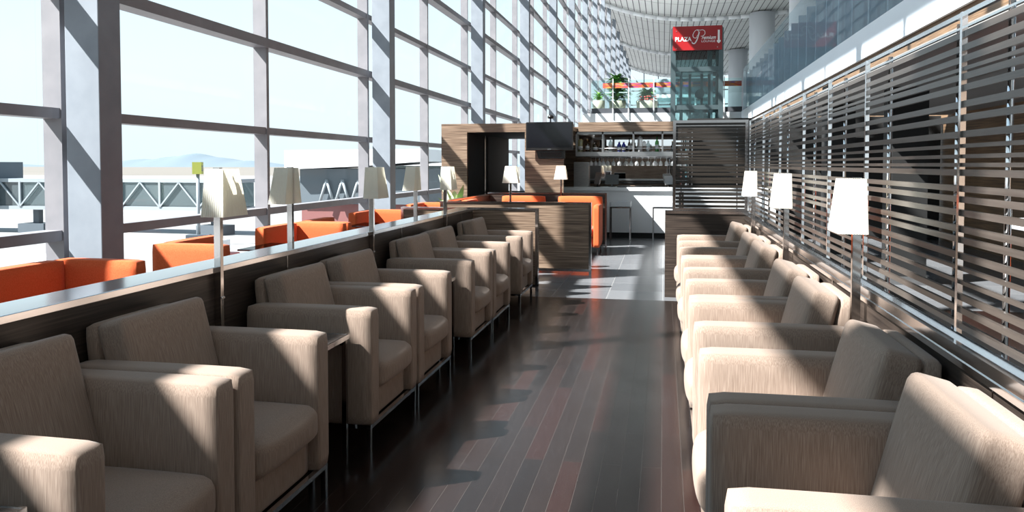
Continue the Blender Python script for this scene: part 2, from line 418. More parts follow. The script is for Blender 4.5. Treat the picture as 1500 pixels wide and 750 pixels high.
def low_divider(name, x0, x1, y, z0, label, wd=wood, fr=chrome_dk, h=.95):
    t = thing(name, label, 'divider', (x0, y, 0))
    w_ = x1-x0
    B(.03, w_-.03, -.035, .035, z0+.02, h-.025).build('panel', wd, t)
    mb = B(0, w_, -.045, .045, h-.025, h); mb.box(0, w_, -.04, .04, z0-.015, z0+.02)
    mb.box(0, .03, -.042, .042, z0, h-.025); mb.box(w_-.03, w_, -.042, .042, z0, h-.025); mb.build('frame', fr, t)
    for x in (.015, w_-.015): B(x-.015, x+.015, -.03, .03, 0, z0-.014).build('foot', fr, t)
    return t
low_divider('low_divider', -3.03, -1.40, 8.80, .06, 'low wood panel with chrome edge closing the far end of the left armchair row', fr=chrome)
low_divider('booth_divider', -2.98, -.93, 10.3, .05, 'framed zebra wood panel facing the camera in front of the orange booth')
low_divider('booth_divider', -2.98, -.93, 13.2, .09, 'dark rear panel of the orange booth, in front of the bar', wd=darkwood, h=.97)
sp_ = thing('booth_divider', 'dark side panel of the orange booth running back toward the dark portal', 'divider', (-2.98, 10.35, 0))
B(-.035, .035, 0, 2.8, .1, .925).build('panel', darkwood, sp_); mb = B(-.045, .045, 0, 2.8, .925, .95); mb.box(-.03, .03, 0, .04, 0, .1); mb.box(-.03, .03, 2.76, 2.8, 0, .1); mb.build('frame', chrome_dk, sp_)

rp = thing('divider_wall', 'long low dark wood wall behind the right armchairs carrying a chrome rail', 'divider', (.862, 0, -.018))
B(0, .14, -2.5, 8.62, .018, .90).build('panel', darkwood, rp)
for y in (.25, 2.25, 4.25, 6.25, 8.2): B(-.004, 0, y-.005, y+.005, 0, .9).build('joint_strip', chrome, rp)
mb = B(-.012, .15, -2.5, 8.66, .901, .915); mb.box(-.016, .0, -2.5, 8.66, .880, .9005); mb.box(-.012, .010, -2.5, 8.66, .915, .938); mb.box(.018, .15, -2.5, 8.66, .915, .932); mb.box(.036, .06, -2.5, 8.66, .932, .950)
mb.build('rail', chrome, rp)

# ================================================================ SLATTED SCREENS
rs = random.Random(3); SL = []; z = .962
while z < 1.872:
    h = rs.choice((.012, .019, .020, .020)); SL.append((z, z+h)); z += h+rs.choice((.008, .014, .02, .022, .03))
posts = [8.64, 7.50, 6.45, 5.39, 4.58, 3.77, 2.62, 1.50, .42]
SX = .905
sl = ['right slatted screen panel farthest from the camera, next to the end screen', 'second farthest slatted panel of the right screen', 'slatted panel of the right screen behind the smallest lamp shade, third farthest',
      'slatted panel of the right screen behind the middle lamp shade', 'narrow slatted panel of the right screen between the middle and the large lamps', 'slatted panel of the right screen just left of the large white lamp',
      'wide slatted panel of the right screen just right of the large lamp', 'slatted panel of the right screen cut by the right edge of the photo', None]
def slatpanel(name, label, x, y0, length, rz, rods, z0=.95, ztop=1.935, SLs=SL):
    t = thing(name, label, 'slatted screen', (x, y0, -.018), rz, 'slatted screen panels')
    mb = B(-.012, .004, 0, .018, z0, ztop); mb.build('post', chrome, t)
    B(-.008, .006, .019, length, ztop-.014, ztop).build('top_rail', chrome, t)
    B(-.005, .005, .019, length, ztop-.050, ztop-.043).build('top_rail', chrome, t)
    mb = MB()
    for a, c in SLs: mb.box(-.006, .006, .019, length-.001, a, c)
    mb.build('slats', slatm, t)
    for q in rods: MB().cyl((.016, q, z0), (.016, q, ztop-.022), .009, n=10).build('rod', chrome, t)
    return t
for i in range(8):
    y1, y0 = posts[i], posts[i+1]; Ln = y1-y0
    slatpanel('slatted_screen', sl[i], SX, y0, Ln, 0, (.10, Ln-.28) if Ln > .9 else (.08, Ln-.28))
B(-.012, .004, 0, .018, .95, 1.935).build('post', chrome, bpy.data.objects['slatted_screen']).location = (0, posts[0]-posts[1], 0)

# end screen at the far right of the row, on a dark base
X0, X1, YE = .10, .89, 8.72
es = thing('end_screen', 'dark slatted screen facing the camera, at the far end beside the bar', 'slatted screen', (X0, YE, 0))
mb = B(0, .03, -.02, .02, .95, 1.93); mb.box(X1-X0-.03, X1-X0, -.02, .02, .95, 1.93); mb.box(.03, X1-X0-.03, -.02, .02, 1.90, 1.93); mb.box(.03, X1-X0-.03, -.015, .015, 1.865, 1.875); mb.box(.03, X1-X0-.03, -.02, .02, .95, .975); mb.build('frame', chrome_dk, es)
mb = MB()
for a, c in SL: mb.box(.031, X1-X0-.031, -.006, .006, a+.02, c+.03)
mb.build('slats', noisecol(mat('dark slat', rough=.3), (1, 1, 30), [(.3, (.012, .010, .008)), (.7, (.028, .022, .018))], 3), es)
for x in (.09, X1-X0-.11): MB().cyl((x, .016, .96), (x, .016, 1.865), .006, n=8).build('rod', chrome, es)
eb = thing('low_divider', 'dark wood base panel under the end screen behind the last right armchair', 'divider', (X0, YE, 0))
B(-.08, X1-X0+.1, -.06, .06, 0, .915).build('panel', darkwood, eb); B(-.08, X1-X0+.1, -.07, .07, .916, .949).build('cap', chrome_dk, eb)

# ================================================================ LAMPS
def make_lamp():
    t = thing('table_lamp', 'x', 'lamp')
    B(-.020, .015, -.013, .013, .04, 1.435, r=.001).build('pole', chrome_pole, t)
    # pleated shade, flat towards the wall, tapering on the other three sides
    mb = MB(); n = 22; rings = []
    def ring(z, xb, xf, hw):
        pts = []
        cs = [(xb, -hw), (xf, -hw), (xf, hw), (xb, hw)]
        for i in range(4):
            a, c = Vector(cs[i]), Vector(cs[(i+1) % 4]); ln = (c-a).length; d = (c-a)/ln; nr = Vector((d.y, -d.x))
            for j in range(n):
                p = a+(c-a)*j/n
                if i != 3 and 0 < j: p = p+nr*(.0013 if j % 2 else -.0004)
                pts.append(p)
        return [mb.bm.verts.new((p.x, p.y, z)) for p in pts]
    for (z, xb, xf, hw) in ((0, -.025, .092, .112), (.01, -.025, .0915, .110), (.222, -.025, .070, .072), (.23, -.025, .069, .071)): rings.append(ring(z, xb, xf, hw))
    for a, c in zip(rings, rings[1:]):
        for i in range(len(a)): mb.bm.faces.new((a[i], a[(i+1) % len(a)], c[(i+1) % len(a)], c[i]))
    sh = mb.build('lamp_shade', shade_m, t); sh.location = (0, 0, 1.20)
    B(-.02, .06, -.004, .004, 1.40, 1.408).build('bracket', chrome, t)
    B(-.049, -.020, -.010, .010, .74, .82).build('wall_bracket', chrome_dk, t)
    mb = MB()
    for z in (.80, .50): mb.cyl((.015, -.007, z), (.021, -.007, z), .006, n=10); mb.cyl((.015, .007, z), (.021, .007, z), .006, n=10)
    mb.build('bolt', chrome, t)
    return t
lamp0 = make_lamp()
lamps = [(-2.128, 3.46, 0, 0, 'largest cream pleated lamp on the left divider, nearest the camera'),
         (-2.128, 5.50, 0, 0, 'cream pleated lamp in front of the second window column, third along the left divider'),
         (-2.128, 7.50, 0, 0, 'cream pleated lamp on the left divider, leaves of a plant behind it'),
         (-2.345, 4.63, PI, 0, 'cream pleated lamp, second along the left divider, chrome bar in front of its shade'),
         (-2.345, 7.20, PI, 0, 'cream pleated lamp just right of the second window column, fourth along the left divider'),
         (.811, 3.56, PI, -.04, 'large white lamp against the right slatted screen, nearest the camera'),
         (.811, 5.51, PI, -.04, 'white lamp against the right slatted screen, middle of the three'),
         (.811, 7.47, PI, -.04, 'white lamp against the right slatted screen, smallest and farthest of the three'),
         (-2.03, 10.37, PI/2, 0, 'lamp behind the zebra wood booth panel, chrome bar before its half shaded shade'),
         (-1.70, 13.13, -PI/2, 0, 'grey looking shaded lamp on the rear booth panel before the bar')]
for i, (x, y, rz, dz, l) in enumerate(lamps):
    if i == 0: lamp0.location = (x, y, dz); lamp0.rotation_euler = (0, 0, rz); tag(lamp0, l, group='lamps along the dividers')
    else: dup(lamp0, (x, y, dz), rz, l, 'lamps along the dividers')

# ================================================================ ORANGE SEATS
def corner_seat(H=.83):
    """one-armed seat: local +y is where the sitter faces, arm on -x"""
    t = thing('orange_armchair', 'x', 'armchair')
    MB().soft(.31, -.055, .115+(H-.115)/2, .62, .11, H-.115, .02, 8, (0, .003, .003)).build('backrest', orange, t)
    MB().soft(.055, .36, .115+(H-.115)/2, .11, .71, H-.115, .02, 8, (.003, 0, .003)).build('arm', orange, t)
    MB().soft(.36, .32, .36, .50, .63, .14, .035, 8, (.0, .01, .02)).build('seat_cushion', orange, t)
    MB().soft(.36, .31, .205, .50, .60, .16, .015, 5).build('base', orange, t)
    for x, y in ((.03, -.08), (.59, -.08), (.03, .68), (.59, .58)): B(x-.012, x+.012, y-.012, y+.012, 0, .13).build('leg', chrome_dk, t)
    return t
def mirrored(src):
    """mirror image of the seat about local x axis (y -> -y)"""
    r = src.copy(); C.objects.link(r)
    for ch in src.children:
        c = ch.copy(); c.data = ch.data.copy()
        c.data.transform(Matrix.Diagonal((1, -1, 1, 1))); c.data.flip_normals(); C.objects.link(c); c.parent = r
    return r
G = 'orange chairs along the windows'
cs = corner_seat(); cs.location = (-3.93, 5.55, 0); tag(cs, 'orange chair with sunlit back, between the nearest column and largest left lamp', group=G)
dup(cs, (-3.93, 7.97, 0), 0, 'orange chair just right of the second left lamp, dark right end toward the glass table', G)
cm = mirrored(cs); cm.location = (-3.93, 4.43, 0); cm['label'] = 'largest orange chair at the left edge of the photo, below the nearest steel column'
dup(cm, (-3.93, 7.72, 0), 0, 'orange chair directly behind the second left lamp', G)
dup(cm, (-3.98, 10.15, 0), 0, 'bright orange chair directly behind the third left lamp', G)
dup(cm, (-3.93, 12.25, 0), 0, 'small far orange chair left of the booth, below the leafy plant', G)

def tub(H=.92, A=.80):
    t = thing('orange_armchair', 'x', 'armchair')
    MB().soft(-.66, 0, .13+(H-.13)/2, .12, .74, H-.13, .025, 8, (.004, 0, .004)).build('backrest', orange, t)
    for s in (-1, 1): MB().soft(-.31, s*.32, .13+(A-.13)/2, .60, .10, A-.13, .02, 8, (0, .003, .003)).build('arm', orange, t)
    MB().soft(-.30, 0, .36, .60, .53, .15, .04, 8, (.02, 0, .02)).build('seat_cushion', orange, t)
    MB().soft(-.31, 0, .21, .57, .52, .16, .015, 5).build('base', orange, t)
    for x in (-.68, -.03):
        for y in (-.34, .34): B(x-.012, x+.012, y-.012, y+.012, 0, .14).build('leg', chrome_dk, t)
    return t
tb = tub(); tb.location = (-1.36, 12.35, 0); tb.rotation_euler = (0, 0, -PI/2)
tag(tb, 'orange tub chair at the aisle end of the booth, fully lit, beside the framed panel', group='orange chairs in the booth')
dup(tb, (-2.32, 12.35, 0), -PI/2, 'orange chair in the booth directly behind the lamp on the zebra wood panel', 'orange chairs in the booth')
dup(tb, (-2.22, 11.45, 0), 0, 'orange chair in the booth against its left side panel, in shade', 'orange chairs in the booth')

# low glass tables by the windows
gt = thing('glass_table', 'dark glass table between orange chairs, behind the nearest left lamp', 'table', (-3.35, 6.6, 0), 0, 'glass tables by the windows')
B(-.35, .35, -.30, .30, .685, .70, r=.003).build('tabletop', tableglass, gt)
mb = MB().cyl((0, 0, .01), (0, 0, .684), .03); mb.build('pedestal', chrome, gt); MB().cyl((0, 0, 0), (0, 0, .015), .22, n=32).build('base', chrome, gt)
dup(gt, (-3.45, 9.25, 0), 0, 'dark glass table between orange chairs, left of the third lamp')

# ================================================================ PORTAL, TV, BAR
PYF, PYB = 13.45, 17.2
wb = bpy.data.objects.new('wall_portal', None); C.objects.link(wb); struct(wb)
mb = B(-3.89, -3.42, PYF, PYF+.06, 0, 2.17); mb.box(-3.42, -1.70, PYF, PYF+.06, 2.02, 2.17); mb.box(-2.38, -1.70, PYF, PYF+.06, 0, 2.02)
mb.build('front', wood, wb)
mb = B(-3.47, -3.41, PYF+.061, PYB, 0, 2.02); mb.box(-3.41, -2.34, PYF+.061, PYB, 2.02, 2.08); mb.box(-2.38, -2.32, PYF+.061, PYB, 0, 2.02)
mb.box(-3.41, -2.38, PYB-.06, PYB, 0, .86); mb.box(-3.41, -3.40, PYF+1.6, PYF+1.66, .9, 1.98)
mb.build('lining', blackmatt, wb)
B(-3.408, -3.395, PYF+1.3, PYF+1.36, .86, 2.0).build('lining_strip', chrome_dk, wb)
B(-3.89, -3.86, PYF+.061, PYB, 0, 2.17).build('outer_side', wood, wb)
B(-3.89, -1.70, PYF+.061, PYB, 2.1, 2.17).build('roof_panel', wood, wb)

tv = thing('television', 'flat black television mounted high on the wood pillar above the booth', 'television', (-1.93, PYF-.11, 1.93))
B(-.41, .41, -.025, .025, -.24, .25, r=.008).build('casing', black, tv)
B(-.385, .385, -.028, -.0255, -.19, .23).build('screen', mat('television screen', (.004, .004, .006), .12), tv)
B(-.20, .20, .026, .095, -.20, .2).build('wall_bracket', black, tv)
B(-.03, .03, -.0275, -.0255, -.222, -.212).build('badge', chrome, tv)
spk = thing('speaker_bar', 'small dark rounded shelf bracket under the television', 'speaker', (-1.92, PYF-.05, 1.62))
MB().prism([(-.25, 0, .07), (-.21, 0, -.07), (.25, 0, -.07), (.25, 0, .07)], (0, .045, 0)).build('body', black, spk)
B(-.18, .2, -.004, 0, -.04, .04).build('grille', blackmatt, spk)
cc = thing('ceiling_camera', 'tiny dark dome camera on top of the wood wall above the television', 'camera', (-1.93, PYF+.02, 2.17))
MB().cyl((0, 0, 0), (0, 0, .07), .012).build('stem', black, cc); MB().lathe([(.0, .07), (.05, .08), (.055, .11), (.03, .14), (0, .145)], 16).build('dome', black, cc)

BY = 15.5
bar = thing('bar_counter', 'white fronted bar counter with a white top across the far end of the lounge', 'bar counter', (-2.1, BY, 0))
B(0, 4.2, 0, .5, .11, .93).build('front', white, bar); B(-.02, 4.22, -.05, .62, .932, 1.0, r=.003).build('countertop', mat('white stone top', (.82, .83, .84), .2), bar)
B(.03, 4.17, .05, .48, 0, .109).build('plinth', blackmatt, bar)
# lintel and back of the bar
struct(B(-1.66, .46, BY-.05, BY+.02, 2.10, 2.285).build('trim_11', wood))
struct(B(.47, 5.2, 16.25, 16.4, 0, 2.38).build('wall_dark_backdrop', blackmatt))  # added wall, black so the gaps of the end screen stay dark
struct(B(-2.3, .46, 17.35, 17.5, 0, 2.285).build('wall_back', wood))
struct(B(-1.66, .46, BY+.03, 17.35, 2.245, 2.285).build('trim_12', wood))
mr = thing('bar_mirror', 'large mirror behind the bar reflecting the lounge and its lamps', 'mirror', (-1.9, 17.33, 0))
B(0, 2.35, -.01, .01, 1.14, 2.10).build('mirror_plate', mat('mirror', (.80, .80, .80), .02, 1), mr)
mb = B(0, 2.35, -.02, .015, 1.10, 1.139); mb.box(0, 2.35, -.02, .015, 2.101, 2.13); mb.build('frame', steel, mr)
bc = thing('back_counter', 'low wood counter along the wall behind the bar', 'counter', (-1.9, 17.0, 0))
B(0, 2.35, 0, .3, 0, 1.04).build('cabinet', wood, bc); B(-.01, 2.36, -.02, .31, 1.041, 1.07).build('worktop', black, bc)

rk = thing('bottle_rack', 'steel rack hung over the bar counter holding bottles above and glasses below', 'rack', (-1.72, BY+.15, 0))
mb = B(0, 2.2, -.12, .22, 1.615, 1.70); mb.build('shelf', steel, rk)
mb = MB()
for x in (.0, .52, 1.12, 1.68, 2.16):
    mb.box(x, x+.03, -.12, -.09, 1.701, 2.10); mb.box(x, x+.03, .19, .22, 1.701, 2.10)
mb.box(0, 2.2, -.12, -.09, 2.05, 2.10); mb.box(0, 2.2, .19, .22, 2.05, 2.10); mb.build('frame', steel, rk)
mb = MB(); mb.cyl((0, -.105, 1.77), (2.2, -.105, 1.77), .006, n=8); mb.cyl((0, .205, 1.77), (2.2, .205, 1.77), .006, n=8); mb.build('guard_rail', chrome, rk)
mb = MB()
for y in (-.08, 0, .08, .16): mb.cyl((0, y, 1.605), (2.2, y, 1.605), .005, n=8)
mb.build('glass_rail', chrome, rk)
for x, z0 in ((2.19, 1.0), (2.26, 1.0)): B(x-.01, x+.01, -.12, -.10, z0, 2.1).build('support_post', chrome, rk)

def bottle(h, r, kind, col, capc):
    t = thing('bottle', 'x', 'bottle', group='bottles on the bar rack')
    if kind == 0: prof = [(r*.95, 0), (r, .01), (r, h*.58), (r*.8, h*.66), (r*.36, h*.75), (r*.34, h*.95)]
    elif kind == 1: prof = [(r*.95, 0), (r, .01), (r, h*.7), (r*.5, h*.8), (r*.45, h*.94)]
    else: prof = [(r*.9, 0), (r, .01), (r, h*.92), (r*.9, h*.95)]
    MB().lathe(prof, 14).build('glass_body', bottleglass[col], t)
    MB().lathe([(r*.40, h*.94), (r*.42, h*.95), (r*.42, h), (r*.38, h+.002)], 10).build('cap', capc, t)
    if col not in ('white',): MB().lathe([(r*1.01, h*.18), (r*1.015, h*.185), (r*1.015, h*.45), (r*1.01, h*.455)], 14).build('paper_label', white if col != 'blue' else steel, t)
    return t
gold = mat('gold foil', (.6, .42, .12), .3, 1)
bl = [(.06, .26, .045, 2, 'pale', gold, 'pale yellow box shaped bottle at the left end of the bar rack, beside the television'),
      (.20, .27, .038, 0, 'brown', black, 'tall dark brown bottle on the rack just right of the television'),
      (.36, .20, .05, 1, 'brown', black, 'squat dark bottle on the rack left of the first divider post'),
      (.66, .30, .040, 0, 'clear', chrome, 'tall clear bottle just right of the first divider post of the rack'),
      (.83, .20, .040, 1, 'blue', chrome, 'blue bottle on the rack, left one of the blue pair'),
      (.92, .20, .040, 1, 'blue', chrome, 'blue bottle on the rack, right one of the blue pair'),
      (1.03, .27, .030, 0, 'brown', black, 'slim dark bottle in the middle of the rack before the second post'),
      (1.09, .27, .028, 0, 'brown', gold, 'slim dark bottle with gold neck touching the second rack post'),
      (1.24, .31, .050, 2, 'white', white, 'white cylindrical bottle in the right half of the rack'),
      (1.40, .22, .040, 1, 'clear', chrome, 'short clear bottle right of the white one'),
      (1.57, .31, .038, 0, 'green', black, 'green bottle on the rack near its right end'),
      (1.90, .30, .034, 0, 'brown', gold, 'dark bottle with pale base in the last bay of the rack')]
for x, h, r_, kd, c_, cp, l in bl:
    b_ = bottle(h, r_, kd, c_, cp); b_.location = (-1.72+x+.02, BY+.19, 1.70); b_['label'] = l
glassm = glass_mat('stemware glass', (.9, .93, .93), .2, body=((.9, .9, .9), .3))
wg = thing('wine_glass', 'stemmed glass hanging upside down under the bar rack', 'wine glass', (0, 0, 0), 0, 'glasses hanging under the bar rack')
MB().lathe([(.036, 0), (.036, .003), (.006, .010), (.004, .07), (.012, .08)], 12).build('stem', glassm, wg)
MB().lathe([(.012, .079), (.034, .105), (.040, .13), (.036, .175), (.034, .176)], 14).build('bowl', glassm, wg)
gx = [.30, .38, .46, .54, .62, .74, .86, .98, 1.09, 1.20, 1.31, 1.42, 1.55, 1.66, 1.78, 1.90, 2.02, 2.12]
for i, x in enumerate(gx):
    o = wg if i == 0 else dup(wg, (0, 0, 0), 0)
    o.location = (-1.72+x, BY+.15+(-.04, .12, .04)[i % 3], 1.60); o.rotation_euler = (PI, 0, 0)

# things on the bar
cb = thing('steel_cooler', 'grey brushed steel cabinet standing at the left end of the bar counter', 'cabinet', (-1.62, BY+.3, 1.0))
B(-.15, .15, -.14, .14, 0, .50, r=.004).build('body', steel, cb); B(-.14, .14, -.146, -.1405, .02, .48).build('door', noisecol(mat('cooler door steel', rough=.3, metal=1), (4, 4, 60), [(.3, (.3, .3, .3)), (.7, (.42, .42, .42))], 4), cb)
def monitor(x, w_, h_, rz, tilt, label, m=black):
    t = thing('monitor', label, 'monitor', (x, BY+.35, 1.0), rz)
    MB().cyl((0, 0, 0), (0, 0, .012), .07, n=20).build('base', black, t); MB().bar((0, .01, .01), (0, .02, .10), .03, .02).build('stand', black, t)
    mb = MB(); mb.box(-w_/2, w_/2, -.015, .015, 0, h_); p = mb.build('screen', m, t); p.location = (0, 0, .05); p.rotation_euler = (tilt, 0, 0)
    return t
monitor(-1.02, .27, .2, 0, -.1, 'small black till monitor on the bar, left of centre')
monitor(.12, .20, .20, .5, -.5, 'tilted grey till screen on the bar near its right end', steel)
monitor(-1.32, .16, .24, -.8, -.2, 'slim dark screen on the bar just right of the steel cabinet', chrome_dk)
tr_ = thing('bar_tray', 'flat black tray lying on the bar counter near its middle', 'tray', (-.35, BY+.2, 1.0))
B(-.55, .12, -.1, .1, 0, .02, r=.004).build('tray', black, tr_)

# bar stools
def stool():
    t = thing('bar_stool', 'x', 'bar stool')
    MB().soft(0, 0, .70, .40, .34, .11, .02, 6, (0, 0, .006)).build('seat', mat('pale grey leather', (.62, .64, .66), .5), t)
    for sx in (-1, 1):
        for sy in (-1, 1): B(sx*.185-.011, sx*.185+.011, sy*.155-.011, sy*.155+.011, 0, .645).build('leg', chrome_dk, t)
    for z, nm in ((.625, 'seat_frame'), (.22, 'footrest')):
        mb = MB()
        for s in (-1, 1):
            mb.box(-.185, .185, s*.155-.009, s*.155+.009, z, z+.02); mb.box(s*.185-.009, s*.185+.009, -.155, .155, z, z+.02)
        mb.build(nm, chrome_dk, t); return t
s0 = stool(); s0.location = (-.80, 15.0, 0); tag(s0, 'pale seated bar stool, the middle one, just right of the orange booth', group='bar stools')
dup(s0, (.0, 15.0, 0), 0, 'pale seated bar stool nearest the right end of the bar', 'bar stools')
dup(s0, (-1.28, 15.0, 0), 0, 'bar stool at the left, mostly hidden behind the orange booth', 'bar stools')
# wood edge panel right of the stools
ep = low_divider('narrow_divider', .26, .34, 13.6, .02, 'narrow wood edge panel right of the bar stools', h=.98)

# potted plant by the portal
leaf_m = noisecol(mat('leaf green', rough=.4), (1, 1, 1), [(.3, (.05, .22, .03)), (.7, (.35, .55, .08))], 6)
leaf_w = mat('pale variegated leaf', (.72, .80, .55), .45)
def leaf(mb, base, direc, ln, wd, droop=.3):
    base = Vector(base); d = Vector(direc).normalized(); side = d.cross(Vector((0, 0, 1))).normalized() if abs(d.z) < .98 else Vector((1, 0, 0))
    pts = []; n = 6
    for i in range(n+1):
        t_ = i/n; c = base+d*ln*t_+Vector((0, 0, -droop*ln*t_*t_)); w2 = wd*math.sin(PI*min(1, t_*.95+.04))**.8
        pts.append((c-side*w2+Vector((0, 0, w2*.3)), c, c+side*w2+Vector((0, 0, w2*.3))))
    V = [[mb.bm.verts.new(p) for p in q] for q in pts]
    for a, c in zip(V, V[1:]):
        for j in (0, 1):
            f = mb.bm.faces.new((a[j], a[j+1], c[j+1], c[j])); f.smooth = True
pl = thing('potted_plant', 'leafy plant with pale and bright green leaves standing before the wood portal', 'plant', (-3.50, 12.85, 0))
MB().lathe([(.14, 0), (.20, .02), (.24, .55), (.25, .57), (.22, .57), (.2, .5)], 24).build('pot', white, pl)
rp_ = random.Random(5)
mb = MB()
for i in range(22):
    a = rp_.uniform(0, 2*PI); leaf(mb, (0, 0, .5), (math.cos(a)*.5, math.sin(a)*.5, rp_.uniform(.6, 1)), rp_.uniform(.45, .68), .07, .25)
mb.build('leaves', leaf_m, pl)
mb = MB()
for d, ln in (((-.28, -.2, 1), .85), ((-.12, -.3, 1), .6), ((.30, -.1, 1), .66), ((.1, -.3, 1), .55)): leaf(mb, (0, 0, .5), d, ln, .10, .03)
mb.build('pale_leaves', leaf_w, pl)

# ================================================================ BRIDGE PLANTS, KIOSK, LIFT
pot_m = mat('cream pot', (.45, .38, .30), .7); dkleaf = noisecol(mat('palm green', rough=.5), (1, 1, 1), [(.3, (.02, .10, .02)), (.7, (.12, .26, .05))], 4)
red_m = mat('red flower', (.6, .08, .06), .6)
def bigplant(x, y, h, n, pot, label, col, spread=.5, lw=.05, flowers=0, seed=1):
    t = thing('potted_palm' if h > 2 else 'potted_shrub', label, 'plant', (x, y, 5.02)); R_ = random.Random(seed)
    MB().lathe([(pot*.7, 0), (pot, .05), (pot*1.1, 1.0), (pot*.95, 1.01)], 20).build('pot', pot_m, t)
    mb = MB()
    for i in range(n):
        a = R_.uniform(0, 2*PI); z0 = R_.uniform(.95, max(1.2, h*.85))
        leaf(mb, (R_.uniform(-.06, .06), R_.uniform(-.06, .06), z0), (math.cos(a), math.sin(a), R_.uniform(.2, 1.4)), R_.uniform(.5, 1)*spread, lw, R_.uniform(.2, .6))
    mb.build('foliage', col, t)
    MB().cyl((0, 0, .9), (0, 0, h*.8), .03, .015, 8).build('stem', dkleaf, t)
    if flowers:
        mb = MB()
        for i in range(flowers): mb.lathe([(.0, 0), (.07, .02), (.09, .08), (0, .1)], 8, (R_.uniform(-.8, .8), R_.uniform(-.8, -.3), R_.uniform(1.0, 1.25)))
        mb.build('flowers', red_m, t)
    return t
bigplant(-3.3, 57.0, 3.0, 170, .55, 'tall palm in a cream pot on the bridge, left of the lift', dkleaf, 1.25, .15, seed=1)
bigplant(-4.6, 56.3, 1.7, 50, .4, 'pale loose plant at the window end of the bridge', leaf_m, .8, .06, seed=4)
bigplant(-1.2, 57.4, 1.9, 160, .7, 'wide dark shrub with small red flowers on the bridge', dkleaf, 1.0, .10, 14, seed=3)

ki = thing('gallery_kiosk', 'grey box kiosk with a white sill and glass front far behind the coloured band', 'kiosk', (-.8, 75, 5.02))
kg = mat('kiosk grey', (.16, .20, .23), .5)
B(0, 5.7, 0, 5, 3.0, 4.5, r=.3, seg=4).build('upper_body', kg, ki); B(-.05, 5.75, -.1, 5, 2.7, 3.0).build('sill', white, ki)
B(.1, 5.6, .1, 4.9, 0, 2.69).build('glass_front', shaftglass, ki)
mb = MB()
for x in (0, 1.8, 3.6, 5.5): mb.box(x, x+.18, -.02, .09, 0, 2.69)
mb.build('post', white, ki)

LX, LY = 1.98, 51.0
lf = thing('lift_shaft', 'free standing glass and steel lift shaft under the red sign', 'lift', (LX, LY, 0))
hw = .62; lsteel = mat('lift steel', (.10, .14, .15), .35, .6)
mb = MB()
for sx in (-1, 1):
    for sy in (-1, 1): mb.box(sx*hw-.06, sx*hw+.06, sy*hw-.06, sy*hw+.06, .86, 5.0)
for z in (1.9, 2.9, 3.92, 4.98):
    for s in (-1, 1): mb.box(-hw, hw, s*hw-.04, s*hw+.04, z-.06, z+.06); mb.box(s*hw-.04, s*hw+.04, -hw, hw, z-.06, z+.06)
mb.build('frame', lsteel, lf)
mb = B(-hw+.06, hw-.06, -hw-.005, -hw+.005, .9, 4.9); mb.box(-hw+.06, hw-.06, hw-.005, hw+.005, .9, 4.9); mb.box(-hw-.005, -hw+.005, -hw+.06, hw-.06, .9, 4.9); mb.box(hw-.005, hw+.005, -hw+.06, hw-.06, .9, 4.9)
mb.build('glass_panel', shaftglass, lf)
mb = MB()
for x in (-.40, -.16, .16, .36): mb.box(x-.035, x+.035, .1, .17, .86, 3.9)
mb.box(.30, .42, -.2, -.1, 3.9, 5.0); mb.build('guide_rail', lsteel, lf)
mb = B(-.42, .42, -.4, .4, 2.3, 2.36); mb.box(-.42, .42, -.4, .4, 3.86, 3.92)
for x in (-.4, .4):
    for y in (-.38, .38): mb.box(x-.025, x+.025, y-.025, y+.025, 2.36, 3.86)
mb.build('lift_car', mat('car frame', (.28, .34, .37), .4, .4), lf)
MB().cyl((.1, -.3, 3.3), (.1, .3, 3.3), .12, n=20).build('winch', lsteel, lf)

def resize(t, K, dz):
    for ch in t.children: ch.data.transform(Matrix.Translation((0, 0, dz)) @ Matrix.Scale(K, 4))
LK, LDZ = 2.30, -1.70
resize(lf, LK, LDZ)
sg = thing('red_sign', 'red sign with white lettering and a down arrow atop the lift shaft', 'sign', (LX, LY-(hw+.09)*LK, 0))
red = mat('sign red', (.33, .010, .013), .35)
B(-.64, .64, -.02, .02, 4.41, 5.05, r=.004).build('board', red, sg)
B(-.60, .60, 2*hw+.12, 2*hw+.15, 4.34, 5.02).build('rear_board', red, sg)
wl = mat('sign lettering white', (.9, .9, .9), .5)
def text(s, x, z, size, m, parent, y=-.022, shear=0, ext=.003, bold=0, name='lettering', sx=1.0, rz=0):
    c = bpy.data.curves.new(name, 'FONT'); c.body = s; c.size = size; c.extrude = ext; c.shear = shear; c.offset = bold
    o = bpy.data.objects.new('tmp', c); C.objects.link(o); dg = bpy.context.evaluated_depsgraph_get()
    me = bpy.data.meshes.new_from_object(o.evaluated_get(dg)); bpy.data.objects.remove(o)
    me.transform(Matrix.Translation((x, y, z)) @ Matrix.Rotation(rz, 4, 'Z') @ Matrix.Rotation(PI/2, 4, 'X') @ Matrix.Diagonal((sx, 1, 1, 1)))
    me.materials.clear(); me.materials.append(m)
    p = bpy.data.objects.new(name, me); C.objects.link(p); p.parent = parent; return p
text('PLAZA', -.585, 4.655, .155, wl, sg, bold=.0035, sx=.93)
text('remium', .105, 4.695, .135, wl, sg, shear=.35, bold=.002, sx=.86)
text('LOUNGE', .10, 4.615, .075, wl, sg, sx=1.2)
